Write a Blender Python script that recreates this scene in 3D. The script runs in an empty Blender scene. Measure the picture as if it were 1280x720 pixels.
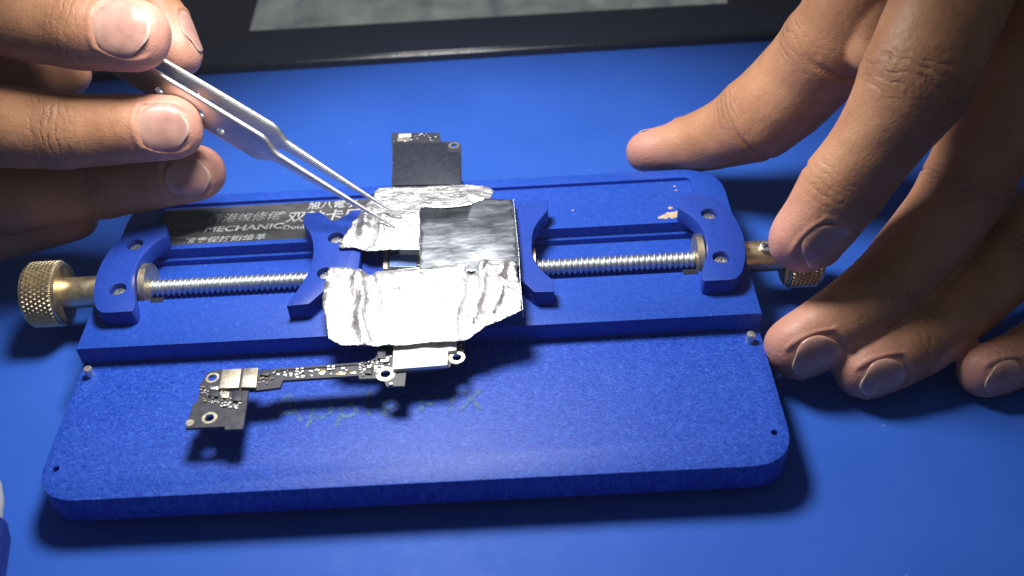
import bpy, bmesh, math, random
from mathutils import Vector, Matrix, noise, geometry, kdtree
from mathutils.bvhtree import BVHTree

random.seed(7)
S = bpy.context.scene
COL = S.collection
PI = math.pi

# ------------------------------------------------------------------ camera (1 unit = 1 cm)
F_PX = 1294.62
PITCH, ROLL, YAW = 0.7325, -0.0648, -0.0178
CAM = Vector((2.4858, -12.8865, 17.4333))
cp, sp = math.cos(PITCH), math.sin(PITCH)
FW = Vector((math.sin(YAW)*cp, math.cos(YAW)*cp, -sp))
_r = Vector((math.cos(YAW), -math.sin(YAW), 0)); _u = _r.cross(FW)
RT = math.cos(ROLL)*_r + math.sin(ROLL)*_u
UP = -math.sin(ROLL)*_r + math.cos(ROLL)*_u

def ray(u, v): return FW*F_PX + RT*(u-640) - UP*(v-360)
def at(u, v, z):                      # survey helper: photo point on a horizontal plane
    d = ray(u, v); return CAM + d*((z-CAM.z)/d.z)
def aty(u, v, y):
    d = ray(u, v); return CAM + d*((y-CAM.y)/d.y)
def atd(u, v, d): return CAM + ray(u, v)*(d/F_PX)

GROUND = -0.30
PT, BT = 0.71, 1.21                    # plate top, block top

# ------------------------------------------------------------------ helpers
def tag(o, label=None, cat=None, group=None, kind=None):
    if label: o['label'] = label
    if cat: o['category'] = cat
    if group: o['group'] = group
    if kind: o['kind'] = kind
    return o

def empty(name, loc=(0, 0, 0)):
    o = bpy.data.objects.new(name, None); COL.objects.link(o); o.location = loc
    o.empty_display_size = .5
    return o

def link(name, me, mat, parent=None, smooth=True, angle=None):
    o = bpy.data.objects.new(name, me); COL.objects.link(o)
    if mat is not None: me.materials.append(mat)
    if smooth:
        me.polygons.foreach_set('use_smooth', [True]*len(me.polygons))
        if angle is not None:
            try: me.set_sharp_from_angle(angle=math.radians(angle))
            except Exception: pass
    if parent is not None:
        o.parent = parent
        if parent.type == 'EMPTY' or parent.parent is not None or True:
            o.matrix_parent_inverse = Matrix.Translation(-world_loc(parent))
    return o

def world_loc(o):
    return Vector(o.location) if o.parent is None else Vector((0, 0, 0)) + Vector(o.location)

def obj(name, bm, mat, parent=None, smooth=True, angle=22):
    bmesh.ops.recalc_face_normals(bm, faces=bm.faces)
    me = bpy.data.meshes.new(name); bm.to_mesh(me); bm.free()
    return link(name, me, mat, parent, smooth, angle)

def prism(poly, z0, z1, bev=0.0, seg=2, bm=None, base=None):
    """extruded outline (list of xy), top and bottom rims bevelled"""
    own = bmesh.new()
    vs = [own.verts.new((p[0], p[1], z0)) for p in poly]
    f = own.faces.new(vs)
    r = bmesh.ops.extrude_face_region(own, geom=[f])
    top = [e for e in r['geom'] if isinstance(e, bmesh.types.BMVert)]
    bmesh.ops.translate(own, verts=top, vec=(0, 0, z1-z0))
    bmesh.ops.recalc_face_normals(own, faces=own.faces)
    if bev > 0:
        es = [e for e in own.edges if abs(e.verts[0].co.z-e.verts[1].co.z) < 1e-6]
        bmesh.ops.bevel(own, geom=es, offset=bev, segments=seg, profile=.5, affect='EDGES', clamp_overlap=True)
    if bm is None: return own
    me = bpy.data.meshes.new('t'); own.to_mesh(me); own.free(); bm.from_mesh(me); bpy.data.meshes.remove(me)
    return bm

def rounded(poly, rad, n=6):
    """round the corners of a polygon; rad is a number or a list"""
    out = []; m = len(poly)
    for i in range(m):
        p = Vector(poly[i][:2]); a = Vector(poly[i-1][:2]); b = Vector(poly[(i+1) % m][:2])
        r = rad[i] if isinstance(rad, (list, tuple)) else rad
        if r <= 0: out.append((p.x, p.y)); continue
        da, db = (a-p), (b-p)
        k = min(r, da.length*.45, db.length*.45)
        p0 = p+da.normalized()*k; p1 = p+db.normalized()*k
        for j in range(n+1):
            t = j/n
            q = p0*(1-t)**2+p*2*t*(1-t)+p1*t*t
            out.append((q.x, q.y))
    return out

def box(bm, c, s, rot=0.0):
    m = Matrix.Translation(c) @ Matrix.Rotation(rot, 4, 'Z') @ Matrix.Diagonal((s[0], s[1], s[2], 1))
    bmesh.ops.create_cube(bm, size=1, matrix=m); return bm

def lathe(profile, axis_o, axis_d, n=48, bm=None):
    """profile: list of (dist along axis, radius)"""
    if bm is None: bm = bmesh.new()
    d = Vector(axis_d).normalized(); a = d.orthogonal().normalized(); b = d.cross(a)
    o = Vector(axis_o); rings = []
    for s, r in profile:
        rings.append([bm.verts.new(o+d*s+(a*math.cos(2*PI*k/n)+b*math.sin(2*PI*k/n))*max(r, 1e-4)) for k in range(n)])
    for r0, r1 in zip(rings, rings[1:]):
        for k in range(n): bm.faces.new((r0[k], r0[(k+1) % n], r1[(k+1) % n], r1[k]))
    bm.faces.new(rings[0]); bm.faces.new(rings[-1])
    return bm

def cut(o, cutters):
    """boolean-difference cutter bmeshes out of o"""
    tmp = []
    for bm in cutters:
        bmesh.ops.recalc_face_normals(bm, faces=bm.faces)
        me = bpy.data.meshes.new('c'); bm.to_mesh(me); bm.free()
        c = bpy.data.objects.new('c', me); COL.objects.link(c); tmp.append(c)
        md = o.modifiers.new('b', 'BOOLEAN'); md.operation = 'DIFFERENCE'; md.object = c; md.solver = 'EXACT'
    bake(o)
    for c in tmp:
        me = c.data; bpy.data.objects.remove(c); bpy.data.meshes.remove(me)
    o.data.polygons.foreach_set('use_smooth', [True]*len(o.data.polygons))
    o.data.set_sharp_from_angle(angle=math.radians(30))
    return o

def bake(o):
    bpy.context.view_layer.update()
    dg = bpy.context.evaluated_depsgraph_get()
    me = bpy.data.meshes.new_from_object(o.evaluated_get(dg))
    old = o.data; o.modifiers.clear(); o.data = me
    bpy.data.meshes.remove(old)
    return o

# ------------------------------------------------------------------ materials
def new_mat(name):
    m = bpy.data.materials.new(name); m.use_nodes = True
    nt = m.node_tree; nt.nodes.clear()
    out = nt.nodes.new('ShaderNodeOutputMaterial'); b = nt.nodes.new('ShaderNodeBsdfPrincipled')
    nt.links.new(b.outputs[0], out.inputs[0])
    return m, nt, b

def N(nt, t, **kw):
    n = nt.nodes.new('ShaderNode'+t)
    for k, v in kw.items():
        if k in n.inputs: n.inputs[k].default_value = v
        else: setattr(n, k, v)
    return n

def ramp(nt, src, stops):
    r = nt.nodes.new('ShaderNodeValToRGB'); cr = r.color_ramp
    while len(cr.elements) < len(stops): cr.elements.new(.5)
    for e, (p, c) in zip(cr.elements, stops):
        e.position = p; e.color = (c[0], c[1], c[2], 1) if not isinstance(c, (int, float)) else (c, c, c, 1)
    nt.links.new(src, r.inputs[0]); return r

def coords(nt, scale=(1, 1, 1), rot=(0, 0, 0)):
    g = nt.nodes.new('ShaderNodeTexCoord'); m = nt.nodes.new('ShaderNodeMapping')
    m.inputs['Scale'].default_value = scale; m.inputs['Rotation'].default_value = rot
    nt.links.new(g.outputs['Object'], m.inputs[0]); return m.outputs[0]

def bump(nt, b, h, strength=.3, dist=.02, prev=None):
    n = nt.nodes.new('ShaderNodeBump'); n.inputs['Strength'].default_value = strength; n.inputs['Distance'].default_value = dist
    nt.links.new(h, n.inputs['Height'])
    if prev is not None: nt.links.new(prev, n.inputs['Normal'])
    nt.links.new(n.outputs[0], b.inputs['Normal']); return n.outputs[0]

def mix(nt, fac, a, b, mode='MIX'):
    m = nt.nodes.new('ShaderNodeMix'); m.data_type = 'RGBA'; m.blend_type = mode
    for i, v in ((0, fac), (6, a), (7, b)):
        if hasattr(v, 'links'): nt.links.new(v, m.inputs[i])
        elif i == 0: m.inputs[0].default_value = v
        else: m.inputs[i].default_value = (v[0], v[1], v[2], 1)
    return m.outputs[2]

def math_n(nt, op, a, b=0.0, c=None):
    m = nt.nodes.new('ShaderNodeMath'); m.operation = op
    for i, v in enumerate((a, b, c)):
        if v is None: continue
        if hasattr(v, 'links'): nt.links.new(v, m.inputs[i])
        else: m.inputs[i].default_value = v
    return m.outputs[0]

def simple(name, col, rough=.5, metal=0.0, noise_amt=.12, nscale=8, bmp=0.0, bscale=40, spec=.5):
    m, nt, b = new_mat(name)
    v = coords(nt)
    n = N(nt, 'TexNoise', Scale=nscale, Detail=5.0); nt.links.new(v, n.inputs['Vector'])
    lo = [c*(1-noise_amt) for c in col]; hi = [min(1, c*(1+noise_amt)) for c in col]
    r = ramp(nt, n.outputs[0], [(.3, lo), (.7, hi)])
    nt.links.new(r.outputs[0], b.inputs['Base Color'])
    rr = ramp(nt, n.outputs[0], [(.3, max(0, rough-.06)), (.7, min(1, rough+.06))])
    nt.links.new(rr.outputs[0], b.inputs['Roughness'])
    b.inputs['Metallic'].default_value = metal
    b.inputs['Specular IOR Level'].default_value = spec
    if bmp:
        n2 = N(nt, 'TexNoise', Scale=bscale, Detail=4.0); nt.links.new(v, n2.inputs['Vector'])
        bump(nt, b, n2.outputs[0], bmp, .02)
    return m

def mat_fibre(name, dark, mid, light, fleck=1.0, rough=.5):
    """pressed blue fibre composite: matted short fibres"""
    m, nt, b = new_mat(name)
    cols = None
    heights = []
    big = N(nt, 'TexNoise', Scale=.8, Detail=4.0); nt.links.new(coords(nt), big.inputs['Vector'])
    base = ramp(nt, big.outputs[0], [(.3, [a*.9+b_*.1 for a, b_ in zip(mid, dark)]), (.7, [a*.9+b_*.1 for a, b_ in zip(mid, light)])]).outputs[0]
    for k, (ang, sx, sy) in enumerate([(.55, 10, 16), (-.8, 11, 17), (1.25, 9, 16)]):
        v = coords(nt, (sx, sy, 4), (0, 0, ang))
        n = N(nt, 'TexNoise', Scale=1.0, Detail=3.0, Roughness=.62, Distortion=1.4); nt.links.new(v, n.inputs['Vector'])
        f = ramp(nt, n.outputs[0], [(.54, 0), (.70, .62*fleck)])
        base = mix(nt, f.outputs[0], base, light if k != 1 else [a*.75+b_*.25 for a, b_ in zip(light, mid)])
        g = ramp(nt, n.outputs[0], [(.3, .85*fleck), (.44, 0)])
        base = mix(nt, g.outputs[0], base, dark)
        heights.append(n.outputs[0])
    # dust specks and pale scratches
    d = N(nt, 'TexVoronoi', Scale=5.5); nt.links.new(coords(nt), d.inputs['Vector'])
    dm = ramp(nt, d.outputs['Distance'], [(.035, 1), (.06, 0)])
    dn = N(nt, 'TexNoise', Scale=1.7); nt.links.new(coords(nt), dn.inputs['Vector'])
    dk = math_n(nt, 'MULTIPLY', dm.outputs[0], ramp(nt, dn.outputs[0], [(.52, 0), (.6, .6)]).outputs[0])
    base = mix(nt, dk, base, (.5, .58, .85))
    sp_ = N(nt, 'TexVoronoi', Scale=11.0); nt.links.new(coords(nt), sp_.inputs['Vector'])
    sm_ = ramp(nt, sp_.outputs['Distance'], [(.10, 1), (.20, 0)])
    sk_ = math_n(nt, 'MULTIPLY', sm_.outputs[0], ramp(nt, sp_.outputs['Color'], [(.62, 0), (.80, .55*fleck)]).outputs[0])
    base = mix(nt, sk_, base, (.16, .28, .78))
    nt.links.new(base, b.inputs['Base Color'])
    b.inputs['Roughness'].default_value = rough-.08; b.inputs['Specular IOR Level'].default_value = .28
    fine = N(nt, 'TexNoise', Scale=26.0, Detail=4.0); nt.links.new(coords(nt), fine.inputs['Vector'])
    p = bump(nt, b, heights[0], .12, .03)
    bump(nt, b, fine.outputs[0], .18, .02, p)
    return m

M_PLATE = mat_fibre('blue_fibre_plate', (.004, .026, .27), (.012, .062, .47), (.06, .17, .66), 1.0, .55)
M_BLOCK = mat_fibre('blue_fibre_block', (.008, .042, .33), (.014, .066, .44), (.05, .14, .58), .6, .5)
M_JAW = mat_fibre('blue_fibre_jaw', (.010, .036, .28), (.015, .052, .36), (.035, .10, .46), .45, .5)

def mat_mat():
    m, nt, b = new_mat('blue_silicone')
    n = N(nt, 'TexNoise', Scale=.35, Detail=4.0); nt.links.new(coords(nt), n.inputs['Vector'])
    c = ramp(nt, n.outputs[0], [(.3, (.026, .105, .51)), (.7, (.032, .120, .56))]).outputs[0]
    d = N(nt, 'TexVoronoi', Scale=1.3); nt.links.new(coords(nt), d.inputs['Vector'])
    dm = ramp(nt, d.outputs['Distance'], [(.02, .6), (.04, 0)])
    c = mix(nt, dm.outputs[0], c, (.3, .4, .75))
    nt.links.new(c, b.inputs['Base Color'])
    n3 = N(nt, 'TexNoise', Scale=1.2, Detail=6.0, Roughness=.7); nt.links.new(coords(nt), n3.inputs['Vector'])
    nt.links.new(ramp(nt, n3.outputs[0], [(.3, .50), (.7, .62)]).outputs[0], b.inputs['Roughness']); b.inputs['Specular IOR Level'].default_value = .16
    n2 = N(nt, 'TexNoise', Scale=45.0, Detail=3.0); nt.links.new(coords(nt), n2.inputs['Vector'])
    p = bump(nt, b, n2.outputs[0], .08, .015)
    n4 = N(nt, 'TexNoise', Scale=.6, Detail=2.0); nt.links.new(coords(nt), n4.inputs['Vector'])
    bump(nt, b, n4.outputs[0], .2, .06, p)
    return m
M_MAT = mat_mat()

M_BRASS = simple('brass', (.72, .60, .39), .42, 1.0, .12, 6, .08)
M_STEEL = simple('steel', (.74, .74, .74), .38, 1.0, .12, 10, .05)
M_ZINC = simple('zinc_thread', (.60, .64, .66), .46, 1.0, .15, 14, .05)
M_RUBBER = simple('rubber', (.02, .02, .025), .8)
M_PIN = simple('pin_steel', (.66, .66, .66), .36, .85, .08, 10)
M_HOLE = simple('dark_bore', (.004, .006, .02), .8)
M_PCB = simple('pcb_black', (.042, .043, .06), .42, 0, .25, 5, .08, 30)
M_IC = simple('chip_black', (.021, .025, .042), .5, 0, .2, 9, .1, 60)
M_GOLD = simple('gold_pad', (.72, .55, .26), .3, 1.0, .1, 10)
M_SOLDER = simple('solder', (.75, .75, .74), .35, 1.0, .15, 30, .3, 40)
M_RING = simple('plated_ring', (.78, .72, .55), .35, .85, .1, 10)
M_SHIELD = simple('shield_can', (.80, .79, .74), .62, .35, .1, 3, .1, 50)
M_TIN = simple('tarnished_shield', (.50, .46, .38), .5, .75, .3, 5, .25, 14)
M_GLASSBLK = simple('device_black', (.014, .020, .045), .2, 0, .1, 3)
M_DUST = simple('tan_dust', (.60, .44, .27), .9, 0, .25, 14, .4, 30)

# ------------------------------------------------------------------ world, light, camera, view
w = bpy.data.worlds.new('World'); S.world = w; w.use_nodes = True
bg = w.node_tree.nodes['Background']
bg.inputs[0].default_value = (.78, .84, 1.0, 1); bg.inputs[1].default_value = .095

LAMP = Vector((-1.2, 9.0, 16.5))
ld = bpy.data.lights.new('bench_lamp', 'SPOT'); ld.energy = 21000; ld.color = (1.0, .985, .95)
ld.spot_size = math.radians(95); ld.spot_blend = .42; ld.shadow_soft_size = 2.8
lo = bpy.data.objects.new('bench_lamp', ld); COL.objects.link(lo); lo.location = LAMP
lo.rotation_euler = (Vector((0.5, 6.0, 0))-LAMP).to_track_quat('-Z', 'Y').to_euler()

cd = bpy.data.cameras.new('camera'); co = bpy.data.objects.new('camera', cd); COL.objects.link(co)
cd.sensor_width = 36; cd.lens = 36*F_PX/1280; cd.clip_end = 500; cd.clip_start = .1
co.matrix_world = Matrix(((RT.x, UP.x, -FW.x, CAM.x), (RT.y, UP.y, -FW.y, CAM.y), (RT.z, UP.z, -FW.z, CAM.z), (0, 0, 0, 1)))
cd.dof.use_dof = True; cd.dof.focus_distance = 24.0; cd.dof.aperture_fstop = .15
S.camera = co
S.view_settings.view_transform = 'Standard'; S.view_settings.look = 'None'
S.view_settings.exposure = 0; S.view_settings.gamma = 1

# ------------------------------------------------------------------ the mat
bm = bmesh.new()
bmesh.ops.create_grid(bm, x_segments=40, y_segments=40, size=38)
bmesh.ops.translate(bm, verts=bm.verts, vec=(0, 10, GROUND))
tag(obj('mat', bm, M_MAT), 'plain blue silicone work mat under everything', 'mat', kind='structure')

# ------------------------------------------------------------------ board holder
W2, D = 7.75, 9.49
YS = 3.86                                # front of the raised block
H = empty('board_holder', (0, 4.7, GROUND))
tag(H, 'blue fibre circuit board holder with twin screw rails and brass knobs', 'board holder')

plate = prism(rounded([(-W2, 0), (W2, 0), (W2, D), (-W2, D)], [1.0, 1.0, 1.1, 1.1], 12), 0, PT, .03)
PLATE = obj('base_plate', plate, M_PLATE, H)
holes = []
for x in (-7.46, 7.44):
    holes.append(lathe([(-.5, .075), (.2, .075)], (x, .84, PT), (0, 0, 1), 20))
cut(PLATE, holes)

# raised block with the milled channel and the label recess
CH0, CH1, CHZ = 5.38, 7.27, .60
blk = [(-W2, YS), (W2, YS), (W2, D), (-W2, D)]
BLOCK = obj('rail_block', prism(rounded(blk, [0, 0, 1.1, 1.1], 12), PT+.003, BT, .022), M_BLOCK, H)
c1 = box(bmesh.new(), (0, (CH0+CH1)/2, BT), (13.9, CH1-CH0, 2*(BT-PT-.05)))
c2 = prism(rounded([(-6.95, 7.43), (6.93, 7.43), (6.93, 9.12), (-6.95, 9.12)], .16, 5), BT-.10, BT+.3)
c3 = box(bmesh.new(), (0, 6.16, BT), (13.9, .75, 2*(BT-PT-.012)))
cut(BLOCK, [c1, c2, c3])
# ledges milled along the rear wall of the channel
bm = bmesh.new()
box(bm, (0, CH1-.05, .845), (13.7, .10, .15)); box(bm, (0, CH0+.05, .85), (13.7, .10, .15))
bmesh.ops.bevel(bm, geom=bm.edges[:], offset=.012, segments=1, affect='EDGES')
obj('channel_ledge', bm, M_BLOCK, H)
for x0, x1 in ((6.2, 6.55), (-6.4, -6.1)):
    bm = box(bmesh.new(), ((x0+x1)/2, CH0-.0, BT-.17), (x1-x0, .16, .36)); obj('dark_notch', bm, M_HOLE, H)  # near-black box stands in for a notch, its darkness put into the colour

# tan dust caked in the corner of the recess
bm = bmesh.new()
for (u, v, r) in [(848, 268, .20), (842, 270, .12), (836, 267, .06), (830, 271, .10), (826, 272, .06), (838, 260, .055), (853, 262, .07), (845, 238, .03), (843, 233, .03), (716, 263, .025)]:
    c = at(u, v, BT-.10)
    ring = [bm.verts.new((c.x+math.cos(a)*r*(1+.5*noise.noise((c.x*9+math.cos(a)*1.3, c.y*9+math.sin(a)*1.3, 3)))*1.15,
                          c.y+math.sin(a)*r*.8*(1+.6*noise.noise((c.x*7+math.cos(a)*1.5, math.sin(a)*1.5, 8))), BT-.098)) for a in [2*PI*k/18 for k in range(18)]]
    ctr = bm.verts.new((c.x, c.y, BT-.098+.22*r))
    for k in range(18): bm.faces.new((ring[k], ring[(k+1) % 18], ctr))
    obj('dust_flake', bm, M_DUST, BLOCK); bm = bmesh.new()
bm.free()

# the black name label in the recess, with its lettering
def mat_label():
    m, nt, b = new_mat('label_film')
    n = N(nt, 'TexNoise', Scale=1.2, Detail=6.0, Roughness=.65); nt.links.new(coords(nt, (1, 3, 1)), n.inputs['Vector'])
    c = ramp(nt, n.outputs[0], [(.3, (.035, .036, .045)), (.7, (.10, .10, .105))]).outputs[0]
    nt.links.new(c, b.inputs['Base Color']); b.inputs['Roughness'].default_value = .42
    n2 = N(nt, 'TexNoise', Scale=30.0); nt.links.new(coords(nt), n2.inputs['Vector']); bump(nt, b, n2.outputs[0], .12, .02)
    return m
M_LABEL = mat_label()
M_INK = simple('label_ink', (.40, .40, .41), .6, 0, .45, 9)
M_INK2 = simple('label_ink_faded', (.16, .16, .17), .6, 0, .3, 9)
lab = prism(rounded([(-6.9, 7.5), (-1.2, 7.5), (-1.2, 9.05), (-6.9, 9.05)], .1, 3), BT-.098, BT-.088)
LABEL = obj('name_label', lab, M_LABEL, H, angle=30)

def text(body, u, v, size, z, parent, mat, sx=1.0, shear=0.0, bold=.0, name='lettering'):
    cu = bpy.data.curves.new('t', 'FONT'); cu.body = body; cu.size = size; cu.shear = shear
    cu.offset = bold; cu.extrude = .0015; cu.resolution_u = 3
    t = bpy.data.objects.new('t', cu); COL.objects.link(t)
    bpy.context.view_layer.update()
    me = bpy.data.meshes.new_from_object(t.evaluated_get(bpy.context.evaluated_depsgraph_get()))
    bpy.data.objects.remove(t); bpy.data.curves.remove(cu)
    p = at(u, v, z)
    me.transform(Matrix.Translation((p.x, p.y, z+.002)) @ Matrix.Diagonal((sx, 1, 1, 1)))
    me.materials.clear()
    return link(name, me, mat, parent, False)

LZ = BT-.086
text('香港维修佬', 257, 278.5, .40, LZ, LABEL, M_INK, .97, .25, -.004)
text('MECHANIC', 254, 290.5, .30, LZ, LABEL, M_INK, 1.33, .12, .008)
text('®', 352, 268, .16, LZ, LABEL, M_INK)
text('双轴卡厂', 356, 277, .47, LZ, LABEL, M_INK, 1.05, .15, .006)
text('Double bearing', 353, 287, .24, LZ, LABEL, M_INK, 1.15, .0, .004)
text('旭八電子', 384, 261, .33, LZ, LABEL, M_INK, 1.0, .1, .006)
text('精專從技術維革', 228, 304, .24, LZ, LABEL, M_INK, 1.25, .2, .004)
bm = bmesh.new()                        # worn oval emblem at the left of the label
c = at(229, 289, LZ)
for r0, r1, a0, a1 in ((.30, .36, 0, 2*PI), (.14, .20, .5, 4.2)):
    k = 40
    for j in range(k):
        q = []
        for (r, a) in ((r0, a0+(a1-a0)*j/k), (r1, a0+(a1-a0)*j/k), (r1, a0+(a1-a0)*(j+1)/k), (r0, a0+(a1-a0)*(j+1)/k)):
            q.append(bm.verts.new((c.x+1.2*r*math.cos(a), c.y+.8*r*math.sin(a), LZ+.002)))
        bm.faces.new(q)
    obj('emblem', bm, M_INK2, LABEL, False); bm = bmesh.new()
bm.free()

# faint marker handwriting on the plate
def mat_marker():
    m, nt, b = new_mat('faded_marker')
    n = N(nt, 'TexNoise', Scale=9.0, Detail=5.0, Roughness=.7); nt.links.new(coords(nt), n.inputs['Vector'])
    c = ramp(nt, n.outputs[0], [(.35, (.015, .065, .46)), (.62, (.075, .19, .31))]).outputs[0]
    nt.links.new(c, b.inputs['Base Color']); b.inputs['Roughness'].default_value = .6
    tr = nt.nodes.new('ShaderNodeBsdfTransparent'); ms = nt.nodes.new('ShaderNodeMixShader')
    f = ramp(nt, n.outputs[0], [(.32, .3), (.58, .85)])
    nt.links.new(f.outputs[0], ms.inputs[0]); nt.links.new(tr.outputs[0], ms.inputs[1]); nt.links.new(b.outputs[0], ms.inputs[2])
    out = [x for x in nt.nodes if x.type == 'OUTPUT_MATERIAL'][0]; nt.links.new(ms.outputs[0], out.inputs[0])
    return m
strokes = [
    [(75, 240), (120, 175), (178, 95)], [(176, 95), (205, 175), (240, 240)], [(95, 205), (160, 195), (225, 200)],
    [(305, 165), (295, 220), (276, 272)], [(300, 175), (305, 215), (345, 222), (385, 205), (402, 165), (385, 145)],
    [(455, 165), (447, 215), (430, 265)], [(452, 180), (490, 150), (528, 165), (525, 200), (490, 215), (445, 212)],
    [(607, 75), (603, 150), (598, 214)],
    [(668, 172), (715, 168), (752, 158), (738, 132), (700, 132), (670, 160), (682, 198), (720, 208), (762, 190)],
    [(885, 118), (882, 155), (880, 195)], [(885, 118), (950, 110), (985, 108)], [(884, 155), (930, 150), (950, 148)],
    [(1048, 108), (1042, 150), (1036, 190)], [(1050, 82), (1049, 88)],
    [(1108, 78), (1150, 125), (1202, 182)], [(1196, 75), (1140, 130), (1086, 188)]]
M_MARK = mat_marker()
bm = bmesh.new()
for si, st in enumerate(strokes):
    pts = [at(320+x/4.267, 470+y/4.267, PT) for x, y in st]
    fine = []
    for i in range(len(pts)-1):
        p0 = pts[max(0, i-1)]; p1 = pts[i]; p2 = pts[i+1]; p3 = pts[min(len(pts)-1, i+2)]
        for j in range(8):
            t = j/8
            fine.append(.5*((2*p1)+(p2-p0)*t+(2*p0-5*p1+4*p2-p3)*t*t+(3*p1-p0-3*p2+p3)*t**3))
    fine.append(pts[-1])
    prev = None
    for i, p in enumerate(fine):
        d = (fine[min(i+1, len(fine)-1)]-fine[max(i-1, 0)]); d.z = 0; d.normalize()
        n_ = Vector((-d.y, d.x, 0)); wd = .05*(1+.3*noise.noise(p*4))
        z = Vector((0, 0, .003+.0006*si))
        cur = (bm.verts.new(p+n_*wd+z), bm.verts.new(p-n_*wd+z))
        if prev: bm.faces.new((prev[0], prev[1], cur[1], cur[0]))
        prev = cur
    if si in (2, 4, 6, 7, 8, 11, 13, 15):      # last stroke of a letter
        obj('handwritten_letter', bm, M_MARK, PLATE, False); bm = bmesh.new()
bm.free()

# pins and feet
for x, y in ((-7.48, 3.5), (7.46, 3.5)):
    obj('locating_pin', lathe([(0, .10), (.21, .10), (.235, .085), (.24, .05)], (x, y, PT), (0, 0, 1), 24), M_PIN, H)
for x in (-6.8, 6.8):
    for y in (1.0, 8.5):
        obj('rubber_foot', lathe([(0, .42), (.05, .45), (-GROUND, .45)], (x, y, GROUND), (0, 0, 1), 24), M_RUBBER, H)

def csk_screw(c, r, parent, name='screw'):
    """small cross-head screw seen from above, sunk in its counterbore"""
    o = obj(name, lathe([(0, r), (.06, r), (.085, r*.9), (.095, r*.6)], c, (0, 0, 1), 24), M_STEEL, parent)
    a = random.random()*1.5
    cs = [box(bmesh.new(), (c[0], c[1], c[2]+.1), (r*1.3, r*.26, .09), a), box(bmesh.new(), (c[0], c[1], c[2]+.1), (r*1.3, r*.26, .09), a+PI/2)]
    cut(o, cs); return o

# end brackets
JT = 1.64
AX_Y, AX_Z = 6.16, .91
def bracket(sgn):
    pts = [(6.46, 7.80), (6.92, 7.86), (7.33, 7.62), (7.63, 6.98), (7.74, 6.2), (7.64, 5.35), (7.42, 4.75), (7.22, 4.56), (6.52, 4.56), (6.50, 4.78), (6.62, 5.15), (6.78, 5.55), (6.84, 6.1), (6.76, 6.62), (6.56, 7.05), (6.32, 7.3)]
    rr = [.06, .25, .3, .3, .4, .3, .2, .15, .08, .08, .3, .3, .4, .3, .25, .08]
    poly = rounded([(sgn*x, y) for x, y in pts], rr, 5)
    if sgn < 0: poly = poly[::-1]
    o = obj('end_bracket', prism(poly, BT+.003, JT, .02), M_JAW, H)
    cs = []
    ctr = [(sgn*7.06, 5.36), (sgn*7.06, 7.0)]
    for x, y in ctr: cs.append(lathe([(-.20, .205), (.1, .205)], (x, y, JT), (0, 0, 1), 32))
    cut(o, cs)
    for x, y in ctr: csk_screw((x, y, JT-.195), .165, o)
    return o
for sgn in (-1, 1):
    bracket(sgn)
    # bearing flange under the bracket, collar, knurled knob
    obj('bearing', lathe([(0, .2), (0, .62), (.16, .62), (.16, .2)], (sgn*6.78, AX_Y, AX_Z), (-sgn, 0, 0), 48), M_BRASS, H)

def knob(sgn):
    o = empty('brass_knob', (sgn*9, AX_Y, AX_Z)); o.parent = H; o.matrix_parent_inverse = Matrix.Translation(-H.location)
    ax = Vector((sgn, 0, 0)); org = Vector((0, AX_Y, AX_Z))
    # collar
    cl = lathe([(7.76, .30), (7.76, .36), (7.8, .38), (8.80, .38), (8.80, .30)], org, ax, 48)
    c_o = obj('collar', cl, M_BRASS, H)
    # knurled drum: real diamond knurl
    n, ns, R = 176, 40, .80
    x0, x1 = 8.78, 9.58
    bm = bmesh.new(); rings = []
    a_, b_ = Vector((0, 1, 0)), Vector((0, 0, 1))
    for i in range(ns+1):
        s = x0+(x1-x0)*i/ns; e = min(i, ns-i)/ns
        row = []
        for k in range(n):
            th = 2*PI*k/n
            p1 = (th/(2*PI)*44+(s-x0)*5.0) % 1; p2 = (th/(2*PI)*44-(s-x0)*5.0) % 1
            h = min(abs(p1-.5), abs(p2-.5))*2
            r = R-.05+.062*min(1, h*1.5)*(1 if .06 < e else 0)
            if e < .03: r = R-.05
            row.append(bm.verts.new(org+ax*s+(a_*math.cos(th)+b_*math.sin(th))*r))
        rings.append(row)
    for r0, r1 in zip(rings, rings[1:]):
        for k in range(n): bm.faces.new((r0[k], r0[(k+1) % n], r1[(k+1) % n], r1[k]))
    def capring(row, s, r):
        nr = [bm.verts.new(org+ax*s+(a_*math.cos(2*PI*k/n)+b_*math.sin(2*PI*k/n))*r) for k in range(n)]
        for k in range(n): bm.faces.new((row[k], row[(k+1) % n], nr[(k+1) % n], nr[k]))
        return nr
    r_ = capring(rings[0], x0-.03, R-.10); bm.faces.new(r_)
    r_ = capring(rings[-1], x1+.03, R-.10); bm.faces.new(r_)
    g = obj('knurled_grip', bm, M_BRASS, H, True, 25)
    for q in (c_o, g):
        q.parent = o; q.matrix_parent_inverse = Matrix.Translation(-Vector((sgn*9, AX_Y, AX_Z))) @ Matrix.Identity(4)
    o.matrix_parent_inverse = Matrix.Translation(-H.location)
    return o, c_o
KL, CL = knob(-1)
KR, CR = knob(1)
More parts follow.
